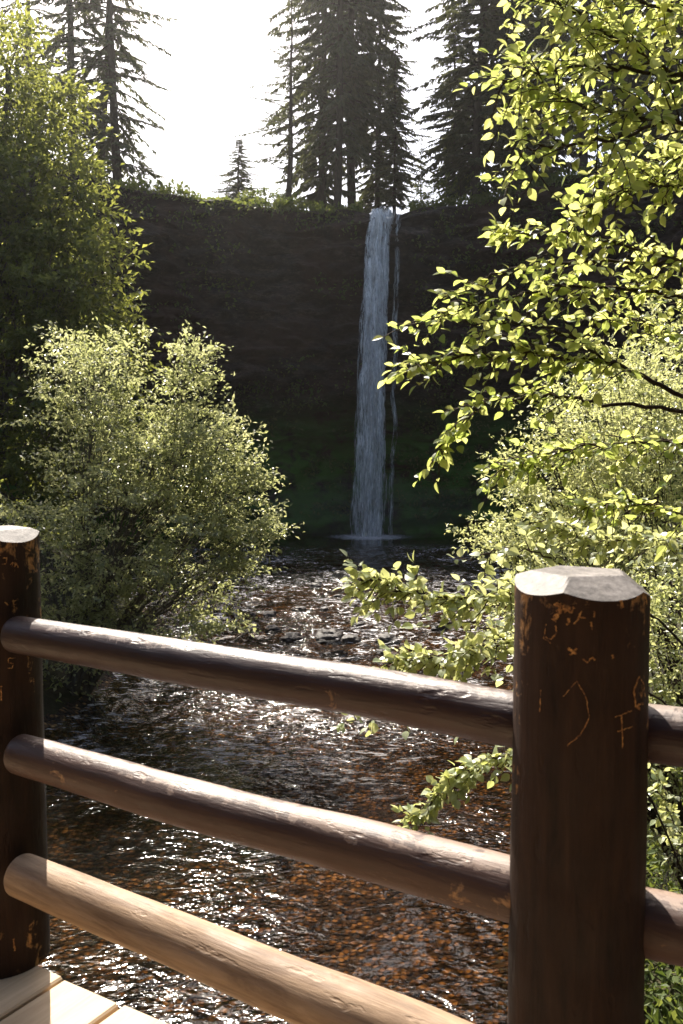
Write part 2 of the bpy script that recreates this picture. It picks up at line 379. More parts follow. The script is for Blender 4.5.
# ------------------------------------------------------------------ foliage machinery
LT_S = (np.array([(0, 0, 0), (.5, .27, .10), (1, 0, -.04), (.5, -.27, .10)]), np.array([(0, 3, 2), (0, 2, 1)]))
_o = [(0, .0), (.14, .20), (.34, .31), (.58, .29), (.80, .16), (1.0, 0)]
_mid = [(x, 0, -.16 * x * x) for x, w in _o]
_lf = [(x, w, -.16 * x * x + w * .30) for x, w in _o[1:-1]]; _rt = [(x, -w, -.16 * x * x + w * .30) for x, w in _o[1:-1]]
_V = _mid + _lf + _rt
_F = []
for k in range(5):
    a, b = k, k + 1
    l0 = None if k == 0 else 6 + k - 1; l1 = None if k == 4 else 6 + k
    r0 = None if k == 0 else 10 + k - 1; r1 = None if k == 4 else 10 + k
    if l0 is None: _F += [(a, b, l1), (a, r1, b)]
    elif l1 is None: _F += [(a, b, l0), (a, r0, b)]
    else: _F += [(a, b, l1), (a, l1, l0), (a, r1, b), (a, r0, r1)]
LT_B = (np.array(_V, float), np.array(_F))
def unit(a): return a / (np.linalg.norm(a, axis=-1, keepdims=True) + 1e-9)
def leaves(P, D, N, s, T=LT_S, width=1.0):
    P = np.asarray(P, float); D = unit(np.asarray(D, float)); N = np.asarray(N, float)
    S = unit(np.cross(N, D)); N = np.cross(D, S); s = np.broadcast_to(np.asarray(s, float), (len(P),))
    t, f = T
    V = P[:, None] + s[:, None, None] * (t[None, :, 0:1] * D[:, None] + width * t[None, :, 1:2] * S[:, None] + t[None, :, 2:3] * N[:, None])
    F = f[None] + (np.arange(len(P)) * len(t))[:, None, None]
    return V.reshape(-1, 3), F.reshape(-1, 3)
def build_leaves(name, chunks, mat, parent, T=LT_S, width=1.0, inv=False):
    P = np.concatenate([c[0] for c in chunks]); D = np.concatenate([c[1] for c in chunks])
    N = np.concatenate([c[2] for c in chunks]); s = np.concatenate([c[3] for c in chunks])
    V, F = leaves(P, D, N, s, T, width)
    return mesh_np(name, V, F, mat, parent, False, inv)

def broadleaf(name, base, lobes, n_clump, per, leaf, mat, barkm, trunk_r, label, cat, group=None, clump_r=.5, shell=.55, stems=1, flat=.45, rag=.13, seed=1):
    """lobes: (centre, radii, weight) in world space; base: trunk foot"""
    rg = np.random.default_rng(seed)
    base = Vector(base); root = empty(name, base); B = np.array(base)
    tag(root, label, cat, group)
    chunks = []; wood = Geo()
    w = np.array([l[2] for l in lobes], float); w /= w.sum()
    cen = np.array([list(l[0]) for l in lobes]) - B; rad = np.array([list(l[1]) for l in lobes])
    # stems up to the lobes
    hub = []
    for i, c in enumerate(cen):
        k = i % stems
        off = np.array([math.cos(k * 2.4), math.sin(k * 2.4), 0]) * trunk_r * 2.2 * (stems > 1)
        m1 = off + (c - off) * .4 + np.array([0, 0, .12 * c[2]]) * 1.0; m1[:2] *= .72
        m2 = c * .75 + off * .2; tip = c + np.array([0, 0, rad[i][2] * .6])
        t = np.linspace(0, 1, 12)[:, None]
        ctrl = np.array([off, m1, m2, tip])
        q = ((1 - t) ** 3) * ctrl[0] + 3 * (1 - t) ** 2 * t * ctrl[1] + 3 * (1 - t) * t ** 2 * ctrl[2] + t ** 3 * ctrl[3]
        q[1:-1] += rg.normal(0, trunk_r * .25, (10, 3))
        wood.tube(q, np.linspace(trunk_r if i < stems else trunk_r * .6, trunk_r * .12, 12), 7)
        hub.append(q)
    ids = rg.choice(len(lobes), n_clump, p=w)
    for i in ids:
        d = unit(rg.normal(size=3)); r = (shell + (1 - shell) * rg.random()) * (1 + rag * rg.normal())
        c = cen[i] + d * rad[i] * r
        if c[2] + B[2] < WZ + .4: continue
        q = hub[i]; j = int(np.clip(4 + 7 * rg.random(), 4, 11)); a = q[j]
        if rg.random() < .45:
            mid = (a + c) / 2 + rg.normal(0, .12, 3) * clump_r
            wood.tube([a, mid, c], [trunk_r * .12, trunk_r * .07, .006], 4)
        n = max(6, int(per * (.5 + rg.random())))
        cr = clump_r * (.6 + .8 * rg.random())
        out = unit(c - cen[i] * .9 + np.array([0, 0, .1]))
        # a few twigs inside the clump, leaves along them
        nt = max(2, n // 9)
        td = unit(rg.normal(size=(nt, 3)) * np.array([1, 1, flat]) + out * .7)
        k = rg.integers(0, nt, n); t = rg.random(n) ** .7
        P = c + td[k] * (t * cr)[:, None] * 1.25 + rg.normal(0, .10 * cr, (n, 3)) * np.array([1, 1, .6])
        D = td[k] + rg.normal(0, .8, (n, 3)); D[:, 2] -= .25
        N = rg.normal(0, .55, (n, 3)) + np.array([0, 0, 1.0])
        chunks.append((P, D, N, leaf * (.55 + .75 * rg.random(n))))
    wood.build('trunk', barkm, root)
    build_leaves('crown', chunks, mat, root)
    return root

def conifer_meshes(seed, H=30, z0=.12, L=3.6, nb=230, dens=1.0, droop=.5, spray=.55):
    rg = np.random.default_rng(seed)
    wood = Geo(); zz = np.linspace(0, H, 14)
    wob = np.cumsum(rg.normal(0, .05, (14, 2)), 0)
    P = np.column_stack([wob, zz]); P[0, :2] = 0
    wood.tube(P, np.linspace(.0105 * H, .02, 14), 8)
    chunks = []
    for b in range(nb):
        u = (b + rg.random()) / nb; z = H * (z0 + (1 - z0) * u)
        prof = (1 - u) ** .75 * min(1, .45 + 2.2 * u) * (.35 + .85 * rg.random() ** .8)
        l = max(.35, L * prof)
        az = b * 2.39996 + rg.normal(0, .9)
        tx = np.interp(z, zz, P[:, 0]); ty = np.interp(z, zz, P[:, 1])
        n = 7; t = np.linspace(0, 1, n)
        rise = (.35 * u - .10)
        q = np.column_stack([tx + math.cos(az) * l * t, ty + math.sin(az) * l * t, z + l * (rise * t - droop * t ** 2 * rg.uniform(.6, 1.3) + .15 * t ** 4)])
        wood.tube(q, np.linspace(.028 + .012 * l, .006, n), 3)
        m = int(dens * (8 + 13 * l)); tt = .12 + .88 * rg.random(m) ** .8
        pos = np.column_stack([np.interp(tt, t, q[:, i]) for i in range(3)])
        side = np.array([-math.sin(az), math.cos(az), 0]); fw = np.array([math.cos(az), math.sin(az), -.15])
        sg = np.where(rg.random(m) < .5, -1, 1)[:, None]
        D = sg * side * (.4 + .6 * rg.random((m, 1))) + fw * (.55 + .5 * rg.random((m, 1))) + np.array([0, 0, -1]) * (.25 + .75 * rg.random((m, 1))) * (.5 + droop)
        N = rg.normal(0, .5, (m, 3)) + np.array([0, 0, 1]) + .5 * fw
        s = spray * (.5 + .8 * rg.random(m)) * (1 - .45 * tt) * (.6 + .4 * (1 - u))
        chunks.append((pos, D, N, s))
    return wood, chunks
_con = {}
def conifer(kind, loc, sc, rz, label, group, tilt=(0, 0), name='fir_tree', wide=1.0):
    root = empty(name, loc); tag(root, label, 'fir tree', group)
    root.rotation_euler = (tilt[0], tilt[1], rz); root.scale = (sc * wide, sc * wide, sc)
    if kind not in _con:
        prm = dict(dense=dict(seed=11, nb=300, dens=1.8, L=5.4, droop=.42, spray=.72, z0=.06),
                   dense2=dict(seed=12, nb=270, dens=1.7, L=4.9, droop=.5, spray=.75, z0=.16),
                   thin=dict(seed=13, nb=135, dens=1.5, L=5.0, droop=.6, spray=.66, z0=.14),
                   thin2=dict(seed=14, nb=130, dens=1.4, L=4.4, droop=.5, spray=.6, z0=.14),
                   bare=dict(seed=15, nb=100, dens=1.1, L=5.2, droop=.3, spray=.6, z0=.25))[kind]
        wd, ch = conifer_meshes(**prm)
        a = wd.build('trunk', MAT['bark'], root)
        b = build_leaves('crown', ch, MAT['needle'], root, width=.62)
        _con[kind] = (a, b)
    else:
        for src in _con[kind]:
            c = src.copy(); COL.objects.link(c); c.parent = root
    return root

# ------------------------------------------------------------------ firs on and around the cliff
GF = 'firs above the falls'
def fir(kind, px, Y, H, label, tilt=0, rz=None, zoff=-.4, wide=1.0):
    x = (px - 341.5) / FPX * Y * (1.0); z = float(plateau(np.array(x), Y)) + zoff
    if np.hypot(x - CX, Y - CY) < 33 : z -= .0
    conifer(kind, (x, Y, z), H / 30, random.random() * 6.28 if rz is None else rz, label, GF, (0, tilt), wide=wide)
fir('thin', 78, 76, 42, 'straight hazy fir at far left, nearest the big maple')
fir('thin2', 101, 80, 42, 'slim hazy fir leaning right, middle of the three left trunks', R(4))
fir('thin', 122, 74, 36, 'hazy fir with long drooping boughs beside the open sky, right of three', R(3), 2.2, wide=1.15)
fir('thin2', 40, 84, 38, 'hazy fir half hidden above the maple top')
fir('dense2', 146, 88, 11, 'short fir low on the rim at the edge of the open sky', wide=1.3)
fir('bare', 289, 73, 18.5, 'thin ragged fir standing apart at the left of the middle clump', R(-1), wide=1.5)
fir('dense', 241, 84, 10.8, 'small bushy fir on the rim left of the middle clump', wide=2.1)
fir('dense', 322, 78, 44, 'tall dense fir forming the left side of the middle clump', wide=.8)
fir('thin', 335, 74, 41, 'tall fir with a bare reddish trunk in the middle clump', R(1), 1.0, wide=.85)
fir('dense2', 352, 77, 46, 'tallest dark fir at the heart of the middle clump', wide=.85)
fir('dense', 376, 80, 29, 'broad dark fir on the right side of the middle clump', wide=1.0)
fir('dense2', 394, 75, 15, 'lower fir at the right edge of the middle clump above the falls', wide=1.1)
fir('bare', 420, 86, 12, 'small spindly fir in the sky gap right of the falls')
fir('dense', 472, 70, 32, 'big dark fir right of the sky gap, with sweeping boughs', R(1), wide=1.15)
fir('dense2', 452, 73, 17, 'mid sized fir at the foot of the big dark fir', wide=1.3)
fir('dense', 508, 71, 40, 'tall dense fir behind the left tips of the yellow leaves')
fir('dense', 540, 80, 42, 'tall dark fir behind the upper branches')
fir('thin2', 575, 72, 38, 'fir showing through the yellow leaves near the top')
fir('dense2', 620, 78, 40, 'dark fir mostly hidden behind the leafy branches')
fir('dense', 665, 70, 40, 'dark fir at the right edge behind the leaves')
# firs lower on the right hand slope
for k, (px, Y, H, kind, lab) in enumerate([(492, 60, 20, 'dense', 'dark fir growing below the rim right of the falls'),
                                           (560, 52, 22, 'dense2', 'dark fir on the shaded slope behind the hanging branches'),
                                           (640, 46, 20, 'dense', 'dark fir on the right slope nearest the stream')]):
    x = (px - 341.5) / FPX * Y
    if k == 0: z = 18.5; x = 13.5; Y = 67.5; H = 12
    else: x = max(x, 24 - k * 2) ; z = ground_at(x, Y)
    conifer(kind, (x, Y, z - .3), H / 30, k * 1.3, lab, GF)

# the wood behind the bridge, which shades the near side of the posts
for k in range(22):
    a = R(100 + 160 * (k + .5) / 22); d_ = 11 + 7 * (k % 3) + random.random() * 3
    x, y = d_ * math.sin(a) * 1.25, d_ * math.cos(a) - 1
    if abs(x) < 5 and k % 3 == 0: x += 3
    conifer(['dense', 'dense2'][k % 2], (x, y, max(ground_at(x, y), -3.5) - .3), 1.05, k * 1.7, 'tall fir in the wood on the near side of the bridge', 'firs behind the bridge')

# green fringe and shrubs on the lip
rg = np.random.default_rng(5)
th = rg.uniform(R(-60), R(70), 9000); rr = RL + .5 + np.abs(rg.normal(0, 1.6, 9000))
X = CX + rr * np.sin(th); Y = CY + rr * np.cos(th); s_ = th * RL
keep = (np.abs(s_ - 1.3) > 1.7)
X, Y, rr = X[keep], Y[keep], rr[keep]
Z = plateau(X, Y) - .1 + .22 * (rr - RL - .5) * .3 + rg.random(len(X)) * .55 * (1 + fbm(X * .5, Y * .5, 0, 2)) - .35 * (rr < RL + 1.2)
D = rg.normal(0, .7, (len(X), 3)) + np.array([0, -.3, .2]); N = rg.normal(0, .5, (len(X), 3)) + np.array([0, 0, 1])
fr_ = build_leaves('rim_undergrowth', [(np.column_stack([X, Y, Z]), D, N, .18 + .3 * rg.random(len(X)))], MAT['fringe'], None)
tag(fr_, kind='stuff')
for k, (px, w, h, lab) in enumerate([(268, 1.5, 1.3, 'rounded sunlit shrub on the rim below the ragged fir'),
                                     (249, 1.0, .9, 'small low shrub on the rim by the small bushy fir'),
                                     (292, 1.2, .8, 'low spreading shrub on the rim at the ragged fir trunk'),
                                     (197, .8, .8, 'tiny shrub alone on the rim under the open sky'),
                                     (432, 1.6, 1.6, 'dark shrub on the rim just right of the falls'),
                                     (458, 2.4, 2.4, 'large dark shrub on the rim below the big fir')]):
    Yk = 69.5; x = (px - 341.5) / FPX * Yk; z = 20.1
    broadleaf('rim_shrub', (x, Yk, z - .3), [((x, Yk, z + h * .5), (w, w, h * .7), 1)], 60, 16, .22, MAT['fringe'], MAT['twig'], .05, lab, 'shrub', 'shrubs on the cliff rim', .35, seed=60 + k)

# ferns and moss tufts clinging to the ledges of the cliff
rg = np.random.default_rng(15); n = 2600
th = rg.uniform(R(-80), R(85), n); zz_ = rg.uniform(-3, 19.5, n)
keep = fbm(th * 9, zz_ * .35, 3, 3) + .35 * (zz_ < 4) > .12; th, zz_ = th[keep], zz_[keep]
Vc = np.empty(len(bpy.data.objects['cliff'].data.vertices) * 3, dtype=np.float32); bpy.data.objects['cliff'].data.vertices.foreach_get('co', Vc); Vc = Vc.reshape(-1, 3)
thc = np.arctan2(Vc[:, 0] - CX, Vc[:, 1] - CY).reshape(210, 560)[0]; Vg = Vc.reshape(210, 560, 3)
P = []
for a, z in zip(th, zz_):
    j = int(np.clip(np.searchsorted(thc, a), 0, 559)); col_ = Vg[30:, j]; i = int(np.argmin(np.abs(col_[:, 2] - z))); p = col_[i]
    if abs((a * RL) - 1.3) < 2.2 and z > 2: continue
    k = 14; P.append(p + rg.normal(0, 1, (k, 3)) * np.array([.45, .3, .22]) - .25 * np.array([math.sin(a), math.cos(a), 0]))
P = np.concatenate(P); D = rg.normal(0, .6, (len(P), 3)) + np.array([0, -.3, -.3]); N = rg.normal(0, .5, (len(P), 3)) + np.array([0, -.3, 1])
tag(build_leaves('cliff_undergrowth', [(P, D, N, .16 + .3 * rg.random(len(P)))], MAT['fringe'], None), kind='stuff')

# undergrowth over banks and slopes
rg = np.random.default_rng(8); n = 42000
X = rg.uniform(-34, 34, n); Y = 3 + 66 * rg.random(n) ** 1.3
dl = np.maximum(x_left(Y) - X, X - x_right(Y)); rad = np.hypot(X - CX, Y - CY)
k = (dl > .2) & ~((Y > 40) & (rad > 27)) ; X, Y = X[k], Y[k]
Z = ground_h(X, Y) + rg.random(len(X)) ** 2 * .7 + .02
D = rg.normal(0, .8, (len(X), 3)) + np.array([0, 0, .3]); N = rg.normal(0, .5, (len(X), 3)) + np.array([0, 0, 1])
X2 = rg.uniform(2.6, 7.5, 26000); Y2 = rg.uniform(6, 15, 26000); k = X2 > x_right(Y2) - .25 + .3 * vnoise(Y2 * 2, 0); X2, Y2 = X2[k], Y2[k]
Z2 = ground_h(X2, Y2) + rg.random(len(X2)) ** 1.5 * .5 + .03
tag(build_leaves('undergrowth', [(np.column_stack([X, Y, Z]), D, N, .10 + .2 * rg.random(len(X))), (np.column_stack([X2, Y2, Z2]), rg.normal(0, .8, (len(X2), 3)) + np.array([0, 0, .3]), rg.normal(0, .5, (len(X2), 3)) + np.array([0, 0, 1]), .06 + .10 * rg.random(len(X2)))], MAT['fringe'], None), kind='stuff')

# ------------------------------------------------------------------ big trees on the banks
def lobe(px, py, Y, rx, ry, rz, w): return (at(px, py, Y), (rx, ry, rz), w)
mb = (-14.5, 34.5, ground_at(-14.5, 34.5) - .2)
broadleaf('maple_tree', mb,
          [lobe(8, 105, 35, 2.7, 2.8, 2.7, 1.5), lobe(-40, 90, 36, 3.0, 3.0, 3.0, 1.0), lobe(32, 205, 34, 2.6, 2.8, 2.6, 1.6), lobe(66, 285, 33, 2.1, 2.6, 2.1, 1.3),
           lobe(-10, 260, 34, 3.2, 3, 3.0, 1.6), lobe(78, 350, 33.5, 2.0, 2.6, 2.1, 1.0), lobe(0, 380, 33, 3.2, 3, 3.0, 1.4), lobe(0, 480, 33, 3.2, 3, 2.6, 1.1), lobe(65, 440, 34, 2.5, 2.5, 2.2, 1.0)],
          1150, 40, .26, MAT['leaf_maple'], MAT['bark_alder'], .42, 'tall dark green maple rising on the left bank to the top of the frame', 'maple tree', clump_r=.8, shell=.7, seed=21)
ab = (-6.6, 22, ground_at(-6.6, 22) - .2)
broadleaf('alder_tree', ab,
          [lobe(95, 392, 22, 1.25, 1.6, 1.3, 1.4), lobe(95, 460, 22, 1.3, 1.5, 1.3, .8), lobe(148, 462, 22, 1.2, 1.5, 1.15, 1.2), lobe(192, 378, 22.5, .40, .6, .85, .55),
           lobe(195, 450, 22, 1.0, 1.2, 1.2, 1.0), lobe(225, 500, 22, .8, 1.2, 1.05, .85), lobe(205, 560, 21.5, 1.2, 1.3, 1.3, 1.1), lobe(120, 530, 21, 2.0, 1.5, 1.6, 1.6),
           lobe(35, 560, 21.5, 1.9, 1.5, 1.9, 1.4), lobe(165, 615, 21.5, 1.5, 1.3, 1.0, .9), lobe(232, 560, 21.5, .5, .8, .8, .45), lobe(225, 440, 22, .45, .5, .4, .25), lobe(250, 480, 22, .35, .5, .35, .25), lobe(262, 530, 21.5, .35, .5, .3, .2), lobe(70, 640, 21.5, 2.0, 1.3, 1.0, 1.0)],
          1000, 38, .12, MAT['leaf_alder'], MAT['bark_alder'], .11, 'light green multi stemmed alder leaning over the left edge of the stream', 'alder tree', clump_r=.5, shell=.6, stems=5, flat=.25, rag=.2, seed=22)
# shrubs on the right bank, behind the big post
for k, (bx, by, lobes, nc, per, lf, lab) in enumerate([
    (4.6, 11.5, [lobe(600, 430, 11.5, .95, .9, .75, 1.2), lobe(550, 475, 11.3, .6, .8, .6, .8), lobe(640, 410, 12, .9, .9, .8, 1), lobe(560, 550, 11, .75, .9, .7, 1.1), lobe(640, 520, 11, .9, .9, .9, 1.2), lobe(500, 545, 11, .35, .5, .3, .25), lobe(700, 480, 11, 1, 1, 1.2, 1)], 720, 34, .062, 'grey green rounded shrub behind the big post, reaching toward the pool'),
    (3.9, 8.6, [lobe(690, 640, 8.6, .8, .8, .9, 1), lobe(620, 640, 8.8, .7, .7, .6, .8), lobe(690, 800, 8.4, .6, .7, .8, .8), lobe(540, 625, 8.8, .5, .6, .35, .5), lobe(600, 720, 8.8, .6, .6, .5, .5)], 430, 30, .058, 'leafy shrub with many thin stems seen beside the big post'),
    (6.3, 15.5, [lobe(690, 380, 15.5, 1.6, 1.4, 1.5, 1), lobe(640, 440, 15, 1.3, 1.2, 1.2, 1), lobe(700, 520, 15, 1.8, 1.5, 1.6, 1), lobe(600, 560, 15.5, 1.0, 1.2, .9, .7)], 480, 34, .085, 'taller pale shrub farther up the right bank')]):
    broadleaf('bank_shrub', (bx, by, ground_at(bx, by) - .1), lobes, nc, per, lf, MAT['leaf_bush'], MAT['twig'], .05, lab, 'shrub', 'shrubs on the right bank', .26 + .1 * (k == 2), stems=4, seed=30 + k, flat=.4)

# ------------------------------------------------------------------ the near tree whose branches hang in from the right
tr_base = Vector((4.3, 4.2, ground_at(4.3, 4.2) - .2))
near = empty('overhanging_tree', tr_base)
tag(near, 'near tree with backlit yellow green leaves hanging in from the right edge', 'tree')
low = empty('leaning_shrub', (3.3, 5.6, ground_at(3.3, 5.6) - .1))
tag(low, 'near shrub with pale glossy leaves reaching over the top rail toward the stream', 'shrub')
def spray(root, branches, leaf, per_m, mat, seed, side_len=.38, up=1.0, hang=.25, vert=.6):
    rg = np.random.default_rng(seed); wood = Geo(); ch = []; B = np.array(root.location)
    for br in branches:
        pts, r0, sl = br[0], br[1], br[2] if len(br) > 2 else side_len
        P = np.array([list(at(*p)) if len(p) == 3 else list(p[:3]) for p in pts])
        t = np.linspace(0, len(P) - 1, 6 * len(P))
        # smooth with catmull like interpolation
        Q = np.column_stack([np.interp(t, np.arange(len(P)), P[:, i]) for i in range(3)])
        for _ in range(4): Q[1:-1] = (Q[:-2] + 2 * Q[1:-1] + Q[2:]) / 4
        L = np.linalg.norm(np.diff(Q, axis=0), axis=1).sum()
        Q[1:-1] += rg.normal(0, .008, (len(Q) - 2, 3))
        wood.tube(Q - B, np.linspace(r0, .003, len(Q)), 6)
        start = br[3] if len(br) > 3 else .12
        nt = int(L * per_m * (br[4] if len(br) > 4 else 1))
        for j in range(nt):
            u = start + (1 - start) * (j + rg.random()) / nt; q = u * (len(Q) - 1); i0 = min(int(q), len(Q) - 2)
            p = Q[i0] + (Q[i0 + 1] - Q[i0]) * (q - i0); T = unit(Q[i0 + 1] - Q[i0])
            sd_ = unit(np.cross(T, [0, 0, 1])) * (1 if j % 2 else -1)
            d = unit(T * (.7 + .5 * rg.random()) + sd_ * (.2 + .6 * rg.random()) + np.array([0, 0, rg.choice([-1.0, .7])]) * rg.random() * vert + rg.normal(0, .38, 3) + np.array([0, 0, .05]))
            l = sl * (.35 + .9 * rg.random()) * (1.15 - .6 * u)
            k = 6; tt = np.linspace(0, 1, k)[:, None]
            tw = p + d * l * tt + np.array([0, 0, -.22 * l]) * tt ** 2 + rg.normal(0, .006, (k, 3)) * tt
            wood.tube(tw - B, np.linspace(.0034, .0018, k), 4)
            nl = max(3, int(l / .028))
            a = (np.arange(nl) + rg.random(nl) * .6) / nl
            pos = np.column_stack([np.interp(a, tt[:, 0], tw[:, c]) for c in range(3)])
            s2 = unit(np.cross(d, [0, 0, 1]))
            D = d * .6 + np.where(np.arange(nl) % 2, 1, -1)[:, None] * s2 * .8 + rg.normal(0, .5, (nl, 3)); D[:, 2] -= hang * rg.random(nl) * 1.8
            N = rg.normal(0, .62, (nl, 3)) + np.array([0, -.15, up])
            ch.append((pos - B + unit(D) * .006, D, N, leaf * (.5 + .75 * rg.random(nl))))
            ch.append((tw[-1:] - B, d[None] + rg.normal(0, .2, (1, 3)), N[:1], np.array([leaf])))
    return wood, ch
H = 4.3
trk = [(tr_base.x, tr_base.y, tr_base.z), (4.25, 4.25, -1.5), (4.1, 4.3, .5), (4.0, 4.3, 2.2), (4.05, 4.4, 4.2), (4.2, 4.6, 6.5)]
Bup = [
 ([(3.98, 4.3, 2.9, 0), (760, 95, 4.1), (683, 79, 4.0), (611, 36, 4.0), (560, 5, 4.1), (520, -20, 4.2)], .017),
 ([(4.0, 4.3, 3.1, 0), (780, 30, 4.0), (700, 20, 3.9), (620, -5, 3.9), (560, -25, 3.9)], .016),
 ([(683, 79, 4.0), (630, 70, 3.9), (575, 62, 3.85), (530, 72, 3.8), (500, 88, 3.8)], .009),
 ([(3.98, 4.3, 2.7, 0), (760, 135, 3.9), (670, 122, 3.8), (610, 110, 3.8), (560, 98, 3.8), (520, 62, 3.8)], .013),
 ([(670, 122, 3.8), (610, 140, 3.7), (560, 145, 3.7), (525, 150, 3.7), (503, 182, 3.7)], .008),
 ([(3.96, 4.3, 2.4, 0), (760, 190, 4.2), (680, 185, 4.1), (620, 190, 4.0), (575, 215, 4.0)], .010, .25),
 ([(3.96, 4.3, 2.3, 0), (770, 270, 4.4), (690, 262, 4.3), (620, 245, 4.2), (560, 230, 4.1), (495, 232, 4.1)], .011, .22),
 ([(3.97, 4.3, 2.2, 0), (780, 330, 4.4), (700, 300, 4.3), (630, 290, 4.2), (560, 285, 4.1), (490, 300, 4.0), (415, 325, 4.0)], .014, .26),
 ([(690, 262, 4.3), (600, 262, 4.2), (540, 262, 4.1), (480, 278, 4.1), (440, 300, 4.1)], .008, .2),
 ([(3.99, 4.3, 1.9, 0), (800, 430, 4.2), (690, 398, 4.0), (612, 362, 3.9), (537, 350, 3.85), (470, 358, 3.8), (408, 366, 3.8)], .015, .22, .45),
 ([(612, 362, 3.9), (560, 330, 3.9), (510, 322, 3.9), (460, 322, 3.9)], .007, .24),
 ([(800, 430, 4.2), (683, 412, 4.1), (600, 402, 4.0), (557, 395, 3.95), (490, 400, 3.9), (455, 425, 3.9), (432, 462, 3.9)], .011, .2, .4),
 ([(3.99, 4.3, 1.7, 0), (800, 470, 4.4), (683, 440, 4.3), (600, 445, 4.2), (540, 452, 4.2), (500, 470, 4.1)], .009, .24, .35),
 ([(3.99, 4.3, 1.6, 0), (790, 330, 4.6), (690, 340, 4.5), (640, 320, 4.4), (590, 318, 4.4)], .008, .26, .2),
 ([(4.02, 4.35, 3.3, 0), (760, -10, 4.4), (683, 10, 4.3), (620, 30, 4.2), (575, 40, 4.1)], .010, .34),
 ([(4.0, 4.3, 2.8, 0), (770, 120, 4.3), (700, 150, 4.2), (650, 165, 4.2), (600, 175, 4.1)], .009, .28, .3),
 ([(4.0, 4.3, 1.5, 0), (800, 560, 4.4), (700, 520, 4.3), (630, 500, 4.3), (580, 505, 4.2)], .008, .25, .3),
]
wd, ch = spray(near, Bup, .053, 19, MAT['leaf_near'], 41, .40)
tg = Geo(); tg.tube(np.array(trk) - np.array(tr_base), [.15, .13, .11, .09, .06, .02], 10)
# crown out of frame to the right, so the tree is whole
rgc = np.random.default_rng(3)
cc = np.array([4.9, 4.6, 4.6]); pr = cc + rgc.normal(0, 1, (2600, 3)) * np.array([.75, .8, 1.0]); pr = pr[(pr[:, 0] > 3.6)]
ch.append((pr - np.array(tr_base), rgc.normal(0, 1, (len(pr), 3)), rgc.normal(0, .5, (len(pr), 3)) + np.array([0, 0, 1]), .03 + .04 * rgc.random(len(pr))))
tg.build('trunk', MAT['twig'], near); wd.build('branches', MAT['twig'], near)
build_leaves('foliage', ch, MAT['leaf_near'], near, LT_B, 1.0)
lb = low.location
Blow = [
 ([(lb.x, lb.y, lb.z, 0), (3.0, 5.4, -1.2, 0), (690, 640, 5.0), (600, 585, 4.8), (520, 590, 4.6), (460, 600, 4.5), (400, 590, 4.4), (366, 578, 4.4)], .009, .26, .45),
 ([(600, 585, 4.8), (545, 555, 4.8), (500, 548, 4.8), (465, 560, 4.8)], .007, .22, .1),
 ([(lb.x, lb.y, lb.z, 0), (3.0, 5.4, -1.6, 0), (690, 720, 5.0), (600, 660, 4.8), (510, 640, 4.7), (450, 655, 4.6), (392, 662, 4.6)], .008, .26, .5),
 ([(510, 640, 4.7), (470, 620, 4.6), (430, 625, 4.6)], .005, .2, .1),
 ([(lb.x, lb.y, lb.z, 0), (2.6, 5.5, -2.2, 0), (640, 760, 5.2), (560, 745, 5.1), (500, 755, 5.0), (450, 780, 5.0), (410, 826, 5.0)], .008, .17, .55),
 ([(560, 745, 5.1), (490, 715, 5.0), (420, 712, 5.0), (345, 722, 5.0)], .008, .12, .35),
 ([(lb.x, lb.y, lb.z, 0), (3.1, 5.5, -1.0, 0), (720, 560, 5.2), (650, 540, 5.0), (590, 540, 4.9), (540, 520, 4.9)], .006, .22, .4),
 ([(lb.x, lb.y, lb.z, 0), (2.9, 5.6, -2.5, 0), (700, 860, 5.6), (660, 800, 5.5), (665, 720, 5.4)], .005, .2, .3),
]
wd, ch = spray(low, Blow, .057, 15, MAT['leaf_low'], 43, .36, up=.8, vert=1.1)
wd.build('branches', MAT['twig'], low); build_leaves('foliage', ch, MAT['leaf_low'], low, LT_B, 1.2)

# dead twigs lying on the right bank
for k, (px, py, Y) in enumerate([(668, 905, 8.2), (672, 860, 8.6)]):
    p0 = at(px, py, Y); r = empty('dead_branch', p0)
    tag(r, ['forked pale dead branch low beside the big post at the right edge', 'thin bleached dead branch above the forked one'][k], 'dead branch')
    g = Geo(); rg = np.random.default_rng(k)
    for j in range(6):
        a = np.array([-.05 + .1 * j * .3, 0, -.25 + .04 * j]); d = unit(np.array([rg.normal(0, .8), rg.normal(0, .4), .9])) * (.3 + .3 * rg.random())
        t = np.linspace(0, 1, 6)[:, None]; q = a + d * t + rg.normal(0, .015, (6, 3)); g.tube(q, np.linspace(.009, .003, 6), 5)
        e = q[3] + unit(np.array([rg.normal(), rg.normal() * .4, .5])) * .2; g.tube([q[3], (q[3] + e) / 2 + rg.normal(0, .01, 3), e], [.005, .004, .002], 4)
    g.build('stem', MAT['dead'], r)

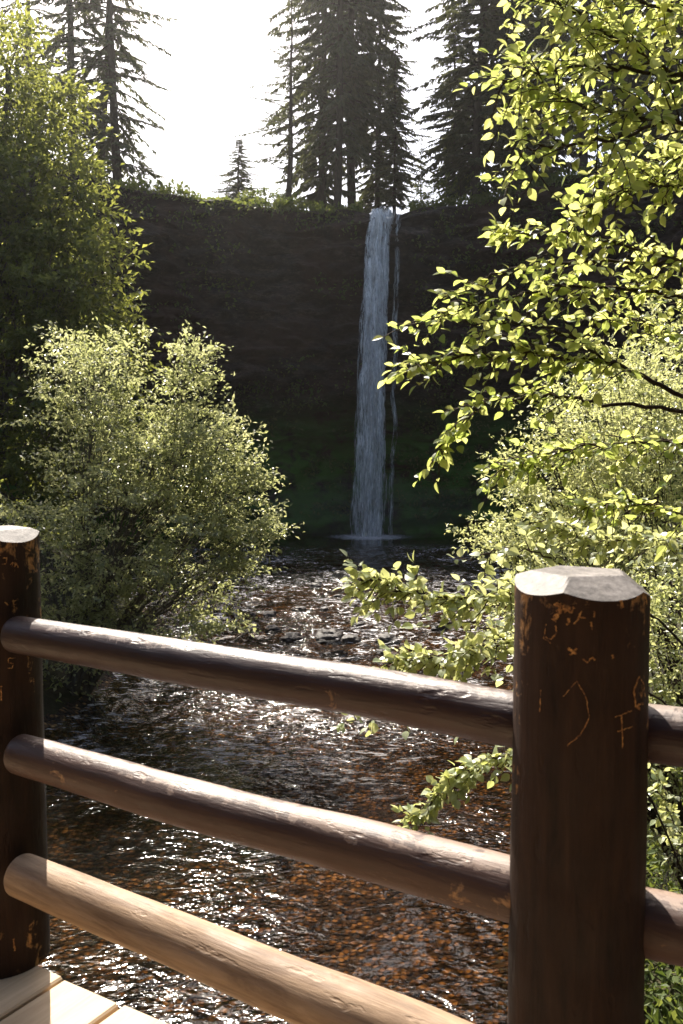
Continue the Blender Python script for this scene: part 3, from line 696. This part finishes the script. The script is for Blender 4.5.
# ------------------------------------------------------------------ stones in the stream
def stone_mesh(seed, s):
    rg = np.random.default_rng(seed); nu, nv = 22, 13; V = []
    for i in range(nv):
        a = math.pi * i / (nv - 1)
        for j in range(nu):
            b = 2 * math.pi * j / nu; V.append((math.sin(a) * math.cos(b), math.sin(a) * math.sin(b), math.cos(a)))
    V = np.array(V); n = 1 + .42 * fbm(V[:, 0] * 1.6 + seed * 5, V[:, 1] * 1.6, V[:, 2] * 1.6, 4)
    V = np.sign(V) * np.abs(V) ** .85 * n[:, None] * np.array(s)
    F = [(i * nu + j, (i + 1) * nu + j, (i + 1) * nu + (j + 1) % nu, i * nu + (j + 1) % nu) for i in range(nv - 1) for j in range(nu)]
    return V, np.array(F)
rg = np.random.default_rng(77); spots = []
named = [(292, 640, .36, 'pale topped pointed stone above the top rail, mid stream'), (330, 636, .42, 'long dark stone right of the pale topped stone'), (388, 640, .32, 'dark stone above the top rail near the low leaves'),
         (272, 630, .26, 'small dark stone left of the pale topped stone'), (350, 640, .24, 'squat dark stone between two larger stones'), (263, 700 - 40, .2, 'lone little stone close to the alder')]
for px, py, s, lab in named: spots.append((px, py, s, lab))
for k in range(38): spots.append((rg.uniform(235, 500), rg.uniform(572, 690), rg.uniform(.06, .22), None))
for k, (px, py, s) in enumerate([(350, 398, .0)]): pass
for k, (px, py, s, lab) in enumerate(spots):
    d = at(px, py, 10) - EYE; t = (WZ - EYE.z) / d.z; p = EYE + d * t
    V, F = stone_mesh(k, (s * (1 + .5 * rg.random()), s, s * .55))
    o = mesh_np('stone', V, F, MAT['stone'], smooth=True); o.location = (p.x, p.y, WZ + s * .02); o.rotation_euler = (0, 0, rg.uniform(0, 6))
    if lab: tag(o, lab, 'stone', 'larger stones in the stream')
    else: tag(o, 'small dark wet stone breaking the surface of the glittering riffle', 'stone', 'small stones in the riffle')
d = at(238, 642, 10) - EYE; p = EYE + d * ((WZ - EYE.z) / d.z)
g = Geo(); g.tube([(-.35, 0, -.1), (0, .05, .12), (.4, .1, .38), (.6, .12, .6)], [.03, .025, .02, .01], 6); g.tube([(.1, .06, .17), (.3, -.1, .45)], [.015, .006], 5)
o = g.build('driftwood', MAT['dead']); o.location = p; tag(o, 'pale stick of driftwood poking out of the stream near the alder', 'driftwood')

# ------------------------------------------------------------------ waterfall
def curtain(x0, x1, w0, w1, y0, y1, z0, z1, seed, bulge=.3):
    rgf = np.random.default_rng(seed); nz, nx = 110, 26
    t = np.linspace(0, 1, nz)[:, None]; u = np.linspace(-1, 1, nx)[None, :]
    # free fall arc: leaves the lip outwards, then drops
    z = z0 + (z1 - z0) * t ** 1.02 + 0 * u
    arc = np.sqrt(np.clip(t, 0, 1))
    cx = x0 + (x1 - x0) * arc; w = (w0 + (w1 - w0) * t) * (.80 - .16 * t)
    x = cx + u * w * (1 + .30 * fbm(t * 8 + seed, u * .6, 0, 3)) + .16 * fbm(t * 9, seed * 1.7, 0, 4)
    y = y0 + (y1 - y0) * arc - bulge * (1 - u ** 2) + .16 * fbm(x * 2.2 + seed, t * 7, 0, 4)
    V = np.stack([x, y, z], -1).reshape(-1, 3)
    i = np.arange(nz - 1)[:, None] * nx; j = np.arange(nx - 1)[None, :]
    return V, np.stack([i + j, i + j + 1, i + nx + j + 1, i + nx + j], -1).reshape(-1, 4)
ft = at(386, 208, 68.2); fb = at(370, 534, 66.4)
wf = empty('waterfall', (fb.x, fb.y, WZ)); tag(wf, 'tall narrow white waterfall dropping from the notch in the cliff rim to the pool', 'waterfall')
zt = float(plateau(np.array(ft.x), 0)) - .25
for k, (dx0, dx1, w0, w1, dy, mt) in enumerate([(-.55, -.15, .62, .85, 0, 'fall'), (-.25, .1, .75, 1.0, .45, 'fall'), (-.7, -.75, .35, .6, -.3, 'fall'), (.35, .35, .5, .55, .3, 'fall_thin'), (-.35, .2, .9, 1.3, .9, 'fall_thin'), (-.2, -.2, .3, .35, -.7, 'fall'), (.1, .5, .28, .5, -.5, 'fall_thin'), (-.9, -1.0, .2, .6, .1, 'fall_thin')]):
    V, F = curtain(ft.x + dx0, fb.x + dx1, w0, w1, 68.0 + dy, 66.5 + dy, zt, WZ, k + 1)
    mesh_np('water_sheet', V - np.array(wf.location), F, MAT[mt], wf, True)
V, F = curtain(ft.x + 1.0, fb.x + 1.7, .22, .3, 68.3, 67.6, zt + .2, WZ, 9)
mesh_np('side_trickle', V - np.array(wf.location), F, MAT['fall_thin'], wf, True)
# upstream run of water over the lip
V, F = curtain(ft.x + .1, ft.x - .3, .9, .9, 74, 68, zt + .35, zt, 12, 0)
mesh_np('lip_water', V - np.array(wf.location), F, MAT['fall'], wf, True)

# ------------------------------------------------------------------ footbridge: railing and deck
PL = Vector((-1.085, 2.79, 0)); PR = Vector((.492, 1.83, 0))
rail_root = empty('log_railing', PL)
tag(rail_root, 'rustic brown log railing with carved posts and three round rails across the foreground', 'railing')
def post_mesh(r, h, facets, seed, cut=.70):
    n = 96; rings = 60
    rgp = np.random.default_rng(seed); th = np.arange(n) * 2 * math.pi / n
    def topz(x, y):
        z = np.full_like(x, h)
        for a, c, k in facets: z = np.minimum(z, h - k * (x * math.cos(a) + y * math.sin(a) - c * r))
        return z
    V = []
    for i in range(rings):
        t = i / (rings - 1)
        rr = r * (1 + .012 * fbm(np.cos(th) * 1.5 + seed, np.sin(th) * 1.5, t * 6, 3)) * (1 + .05 * (1 - t))
        x, y = rr * np.cos(th), rr * np.sin(th)
        zt_ = topz(x, y); z = -.0 + t * zt_
        V.append(np.column_stack([x, y, z]))
    x, y = x, y
    Vs = np.concatenate(V)
    i = np.arange(rings - 1)[:, None] * n; j = np.arange(n)[None, :]; j2 = (j + 1) % n
    F = np.stack([i + j, i + j2, i + n + j2, i + n + j], -1).reshape(-1, 4)
    # top
    T = []; m = 26
    for k in range(m):
        f = 1 - k / (m - 1) * .999; T.append(np.column_stack([x * f, y * f, topz(x * f, y * f)]))
    Vt = np.concatenate(T)
    i = np.arange(m - 1)[:, None] * n
    Ft = np.stack([i + j, i + j2, i + n + j2, i + n + j], -1).reshape(-1, 4)
    return Vs, F, Vt, Ft
def ang(d): return R(d)
def post(P, r, h, facets, seed, label=None):
    Vs, F, Vt, Ft = post_mesh(r, h, facets, seed)
    o = mesh_np('post', Vs, F, MAT['post'], rail_root, True); o.matrix_parent_inverse = Matrix.Translation(-PL); o.location = P
    if label: o['label'] = label
    t = mesh_np('post_top', Vt + np.array([0, 0, .0008]), Ft, MAT['post_top'], o, False)
    return o
hR, rR, rL = 1.360, .134, .137
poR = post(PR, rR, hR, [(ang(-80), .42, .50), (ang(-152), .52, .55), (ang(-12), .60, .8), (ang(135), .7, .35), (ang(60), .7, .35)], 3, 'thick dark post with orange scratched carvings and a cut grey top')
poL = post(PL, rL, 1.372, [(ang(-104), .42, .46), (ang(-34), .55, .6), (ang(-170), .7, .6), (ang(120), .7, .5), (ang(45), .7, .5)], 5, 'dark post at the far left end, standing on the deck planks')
dirv = (PR - PL).normalized(); step = (PR - PL).length
PN = PR + dirv * step * 1.02
poN = post(PN, rR, 1.36, [(ang(-84), .66, .6), (ang(-155), .62, .5), (ang(-20), .70, .7), (ang(135), .7, .55), (ang(60), .7, .55)], 8)
PF = PL - dirv * step * 1.02
poF = post(PF, rR, 1.36, [(ang(-84), .66, .6), (ang(-155), .62, .5), (ang(-20), .70, .7), (ang(135), .7, .55), (ang(60), .7, .55)], 9)

def log(A, B, r0, r1, mat, seed, name='rail', label=None, shoulder=True):
    A, B = Vector(A), Vector(B); L = (B - A).length; n = 40; m = 120
    t = np.linspace(0, 1, m); e_ = np.array([0, .0006, .0015, .003, .006, .01, .014]); t = np.unique(np.concatenate([e_, t, 1 - e_])); m = len(t); th = np.arange(n) * 2 * math.pi / n
    T_, TH = np.meshgrid(t, th, indexing='ij')
    rr = (r0 + (r1 - r0) * T_) * (1 + .035 * fbm(T_ * 5 + seed, np.cos(TH) * .9 + 3, np.sin(TH) * .9, 4))
    sh = np.clip(np.minimum(T_, 1 - T_) * L / .03, 0, 1)
    rr = rr * (.001 + .999 * np.sqrt(1 - (1 - sh) ** 2) ** .8)
    dy = .006 * fbm(t * 3 + seed * 2.2, 0, 0, 2)[:, None]; dz = .008 * fbm(t * 2.5 + seed * 1.1, 5, 0, 2)[:, None]
    V = np.stack([T_ * L, rr * np.cos(TH) + dy, rr * np.sin(TH) + dz], -1).reshape(-1, 3)
    i = np.arange(m - 1)[:, None] * n; j = np.arange(n)[None, :]; j2 = (j + 1) % n
    F = np.stack([i + j, i + n + j, i + n + j2, i + j2], -1).reshape(-1, 4)
    o = mesh_np(name, V, F, mat, rail_root, True)
    o.matrix_parent_inverse = Matrix.Translation(-PL)
    o.matrix_basis = Matrix.Translation(A) @ (B - A).to_track_quat('X', 'Z').to_matrix().to_4x4()
    if label: o['label'] = label
    return o
offL = Vector((.0, -.085, 0))
zs = [(1.075, 1.030, .0550, .0600, 'rail_top', 'dark glossy painted top rail'), (.715, .655, .059, .069, 'rail_mid', 'middle rail with worn chipped brown paint'), (.348, .212, .064, .077, 'rail_bot', 'lowest rail of bare tan wood')]
inw = Vector((dirv.y, -dirv.x, 0))
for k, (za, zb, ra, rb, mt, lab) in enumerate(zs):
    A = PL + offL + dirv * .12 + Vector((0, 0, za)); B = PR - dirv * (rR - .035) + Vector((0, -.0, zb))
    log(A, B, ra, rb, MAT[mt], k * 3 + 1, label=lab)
    A2 = PR - inw * .075 + dirv * .03 + Vector((0, 0, zb + [-.014, -.028, .0][k])); B2 = PN - inw * .06 - dirv * (rR - .05) + Vector((0, 0, zb + .03))
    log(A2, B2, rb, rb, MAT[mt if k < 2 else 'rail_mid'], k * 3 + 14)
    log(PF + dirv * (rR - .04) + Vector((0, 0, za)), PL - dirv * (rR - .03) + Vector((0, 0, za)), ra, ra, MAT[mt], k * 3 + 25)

def carving(po, P, r, strokes, w, label=None):
    """strokes: lists of photo positions, laid onto the round face of the post as scratched ribbons"""
    rgc_ = np.random.default_rng(len(strokes))
    for st in strokes:
        Vl = []; Fl = []; n = 0
        wd_ = w; pts = st
        if isinstance(st, tuple): pts, wd_ = st
        P2 = []
        for px, py in pts:
            d = at(px, py, P.y) - EYE; d.normalize()
            # ray / cylinder
            rr = r * 1.0; ox, oy = EYE.x - P.x, EYE.y - P.y
            a = d.x ** 2 + d.y ** 2; b = 2 * (ox * d.x + oy * d.y); c_ = ox * ox + oy * oy - rr * rr
            disc = b * b - 4 * a * c_
            t = (-b - math.sqrt(max(disc, 0))) / (2 * a); q = EYE + d * t
            P2.append((math.atan2(q.y - P.y, q.x - P.x), q.z))
        P2 = np.array(P2)
        # resample
        seg = np.linspace(0, len(P2) - 1, max(8, 5 * len(P2)))
        A = np.interp(seg, np.arange(len(P2)), P2[:, 0]) + rgc_.normal(0, .004, len(seg)); Z = np.interp(seg, np.arange(len(P2)), P2[:, 1]) + rgc_.normal(0, .0006, len(seg))
        s = np.column_stack([A * r, Z]); T = unit(np.gradient(s, axis=0)); Nn = np.column_stack([-T[:, 1], T[:, 0]])
        ww = wd_ * (.45 + .8 * rgc_.random(len(s)))[:, None] * .5
        for side in (1, -1):
            q = s + Nn * ww * side; a_ = q[:, 0] / r; t_ = q[:, 1] / hR
            zrad = r * (1 + .05 * (1 - t_)) * 1.0
            # follow the uneven post face
            nn = 1 + .012 * fbm(np.cos(a_) * 1.5 + (3 if po is poR else 5), np.sin(a_) * 1.5, t_ * 6, 3)
            rad_ = zrad * nn + .0012
            Vl.append(np.column_stack([rad_ * np.cos(a_), rad_ * np.sin(a_), q[:, 1]]))
        m_ = len(s); i = np.arange(m_ - 1)
        Fl.append(np.column_stack([n + i, n + m_ + i, n + m_ + i + 1, n + i + 1])); n += 2 * m_
        mesh_np('carving', np.concatenate(Vl), np.concatenate(Fl), MAT['carve'], po, False)
carving(poR, PR, rR, [([(556, 603), (560, 612), (554, 620)], .010), ([(560, 604), (566, 611), (571, 607)], .007), ([(572, 607), (571, 613)], .008), ([(569, 618), (568, 625)], .006),
    ([(574, 624), (580, 617), (586, 618)], .004), ([(582, 611), (577, 619)], .004), ([(594, 611), (594, 617)], .003), ([(592, 629), (591, 622)], .003),
    ([(556, 625), (557, 633), (552, 639), (546, 637)], .003), ([(552, 643), (545, 638), (547, 624)], .002),
    ([(568, 648), (577, 654)], .006), ([(570, 655), (577, 648)], .005), ([(583, 658), (587, 663), (592, 657), (595, 660)], .0035),
    ([(612, 654), (613, 658)], .006), ([(621, 600), (622, 608)], .009), ([(645, 596), (647, 606)], .006)], .004)
carving(poR, PR, rR, [([(564, 696), (577, 681), (586, 697), (589, 718), (580, 735), (567, 746)], .0022), ([(542, 690), (541, 712)], .0022),
    ([(638, 676), (633, 690), (635, 706), (639, 709)], .005), ([(638, 676), (643, 685), (644, 697)], .0035), ([(634, 706), (642, 703)], .005),
    ([(621, 715), (622, 748)], .003), ([(614, 717), (631, 710)], .0025), ([(617, 731), (632, 726)], .0025)], .003)
carving(poL, PL, rL, [([(3, 558), (7, 558)], .004), ([(7, 557), (6, 564), (2, 564)], .003), ([(10, 565), (13, 562), (12, 567)], .003), ([(14, 567), (16, 563), (18, 568)], .003),
    ([(13, 600), (14, 610)], .004), ([(12, 601), (17, 600)], .003), ([(12, 605), (16, 604)], .003), ([(5, 602), (8, 605)], .004),
    ([(14, 658), (8, 658), (8, 663), (13, 663), (12, 668), (7, 668)], .003), ([(26, 548), (30, 551)], .005), ([(34, 547), (37, 551)], .005), ([(1, 686), (1, 700)], .005), ([(13, 938), (14, 950)], .006)], .003)

# deck
deck = empty('bridge_deck', PL); tag(deck, 'pale wooden footbridge deck of wide cross planks under the railing', 'bridge deck')
th_r = math.atan2(dirv.y, dirv.x); inward = Vector((math.sin(th_r), -math.cos(th_r), 0))   # towards the camera side
edge0 = PL - inward * .012 + dirv * .03
rgd = random.Random(4); pitch_w = .245
def plank(s0, w, l, jit):
    # outline with rounded arrises, length along local Y (inwards)
    b = .006; nL = 14
    prof = [(-w/2, -.04), (-w/2, -b), (-w/2 + b, 0), (0, .0008), (w/2 - b, 0), (w/2, -b), (w/2, -.04)]
    V = []; 
    for k in range(nL):
        t = k / (nL - 1); y = -jit - t * l
        for (a, c) in prof: V.append((a, y, c + .0015 * math.sin(t * 9 + s0 * 7) * (c > -.03)))
    n = len(prof); F = [(k * n + i, k * n + i + 1, (k + 1) * n + i + 1, (k + 1) * n + i) for k in range(nL - 1) for i in range(n - 1)]
    F += [(k * n, (k + 1) * n, (k + 1) * n + n - 1, k * n + n - 1) for k in range(nL - 1)]
    F += [(0, 6, 5, 1), (1, 5, 4, 2), (2, 4, 3, 3)][:2] + [((nL-1)*n + 0, (nL-1)*n + 1, (nL-1)*n + 5, (nL-1)*n + 6), ((nL-1)*n + 1, (nL-1)*n + 2, (nL-1)*n + 4, (nL-1)*n + 5)]
    V = np.array(V)
    o = mesh_np('plank', V, np.array(F), MAT['deck'], deck, False)
    o.matrix_parent_inverse = Matrix.Translation(-PL)
    c = edge0 + dirv * s0
    o.matrix_basis = Matrix.Translation(c) @ Matrix.Rotation(th_r, 4, 'Z')
for k in range(-10, 17):
    plank(.235 + .1225 + k * pitch_w, pitch_w - .014, 1.9, rgd.uniform(-.008, .02))
g = Geo()
for off in (.18, 1.6):
    a = edge0 + inward * off + dirv * -2.2; b = edge0 + inward * off + dirv * 4.3; c = (a + b) / 2
    g.box((c.x - PL.x, c.y - PL.y, -.042 - .15), ((b - a).length, .22, .29), th_r)
g.build('beam', MAT['post'], deck, False)
# facing board seen below the plank ends
c = edge0 - inward * .0 + dirv * 1.0

# ------------------------------------------------------------------ air
def box_volume(name, lo, hi, dens, aniso, col):
    g = Geo(); c = [(a + b) / 2 for a, b in zip(lo, hi)]; g.box(c, [b - a for a, b in zip(lo, hi)])
    m = M(name + '_air')
    pv = m.n('ShaderNodeVolumePrincipled', {'Color': (*col, 1), 'Density': dens, 'Anisotropy': aniso})
    m.t.links.new(pv.outputs[0], m.out.inputs['Volume'])
    o = g.build(name, m.m, None, False); tag(o, kind='stuff'); return o
box_volume('haze', (-152, -92, -9), (152, 202, 75), .00024, .82, (1, .98, .94))

def mist():
    g = Geo(); nu, nv = 20, 12
    V = np.array([(math.sin(math.pi * i / nv) * math.cos(2 * math.pi * j / nu), math.sin(math.pi * i / nv) * math.sin(2 * math.pi * j / nu), math.cos(math.pi * i / nv)) for i in range(nv + 1) for j in range(nu)])
    V = V * np.array([8.5, 3.0, 2.6]) * (1 + .2 * fbm(V[:, 0] * 2, V[:, 1] * 2, V[:, 2] * 2, 3))[:, None] + np.array([fb.x, 65.5, WZ + 1.9])
    F = [(i * nu + j, (i + 1) * nu + j, (i + 1) * nu + (j + 1) % nu, i * nu + (j + 1) % nu) for i in range(nv) for j in range(nu)]
    m = M('spray_air'); pv = m.n('ShaderNodeVolumePrincipled', {'Color': (1, 1, 1, 1), 'Density': .025, 'Anisotropy': .3})
    m.t.links.new(pv.outputs[0], m.out.inputs['Volume'])
    tag(mesh_np('mist', V, F, m.m), kind='stuff')
mist()
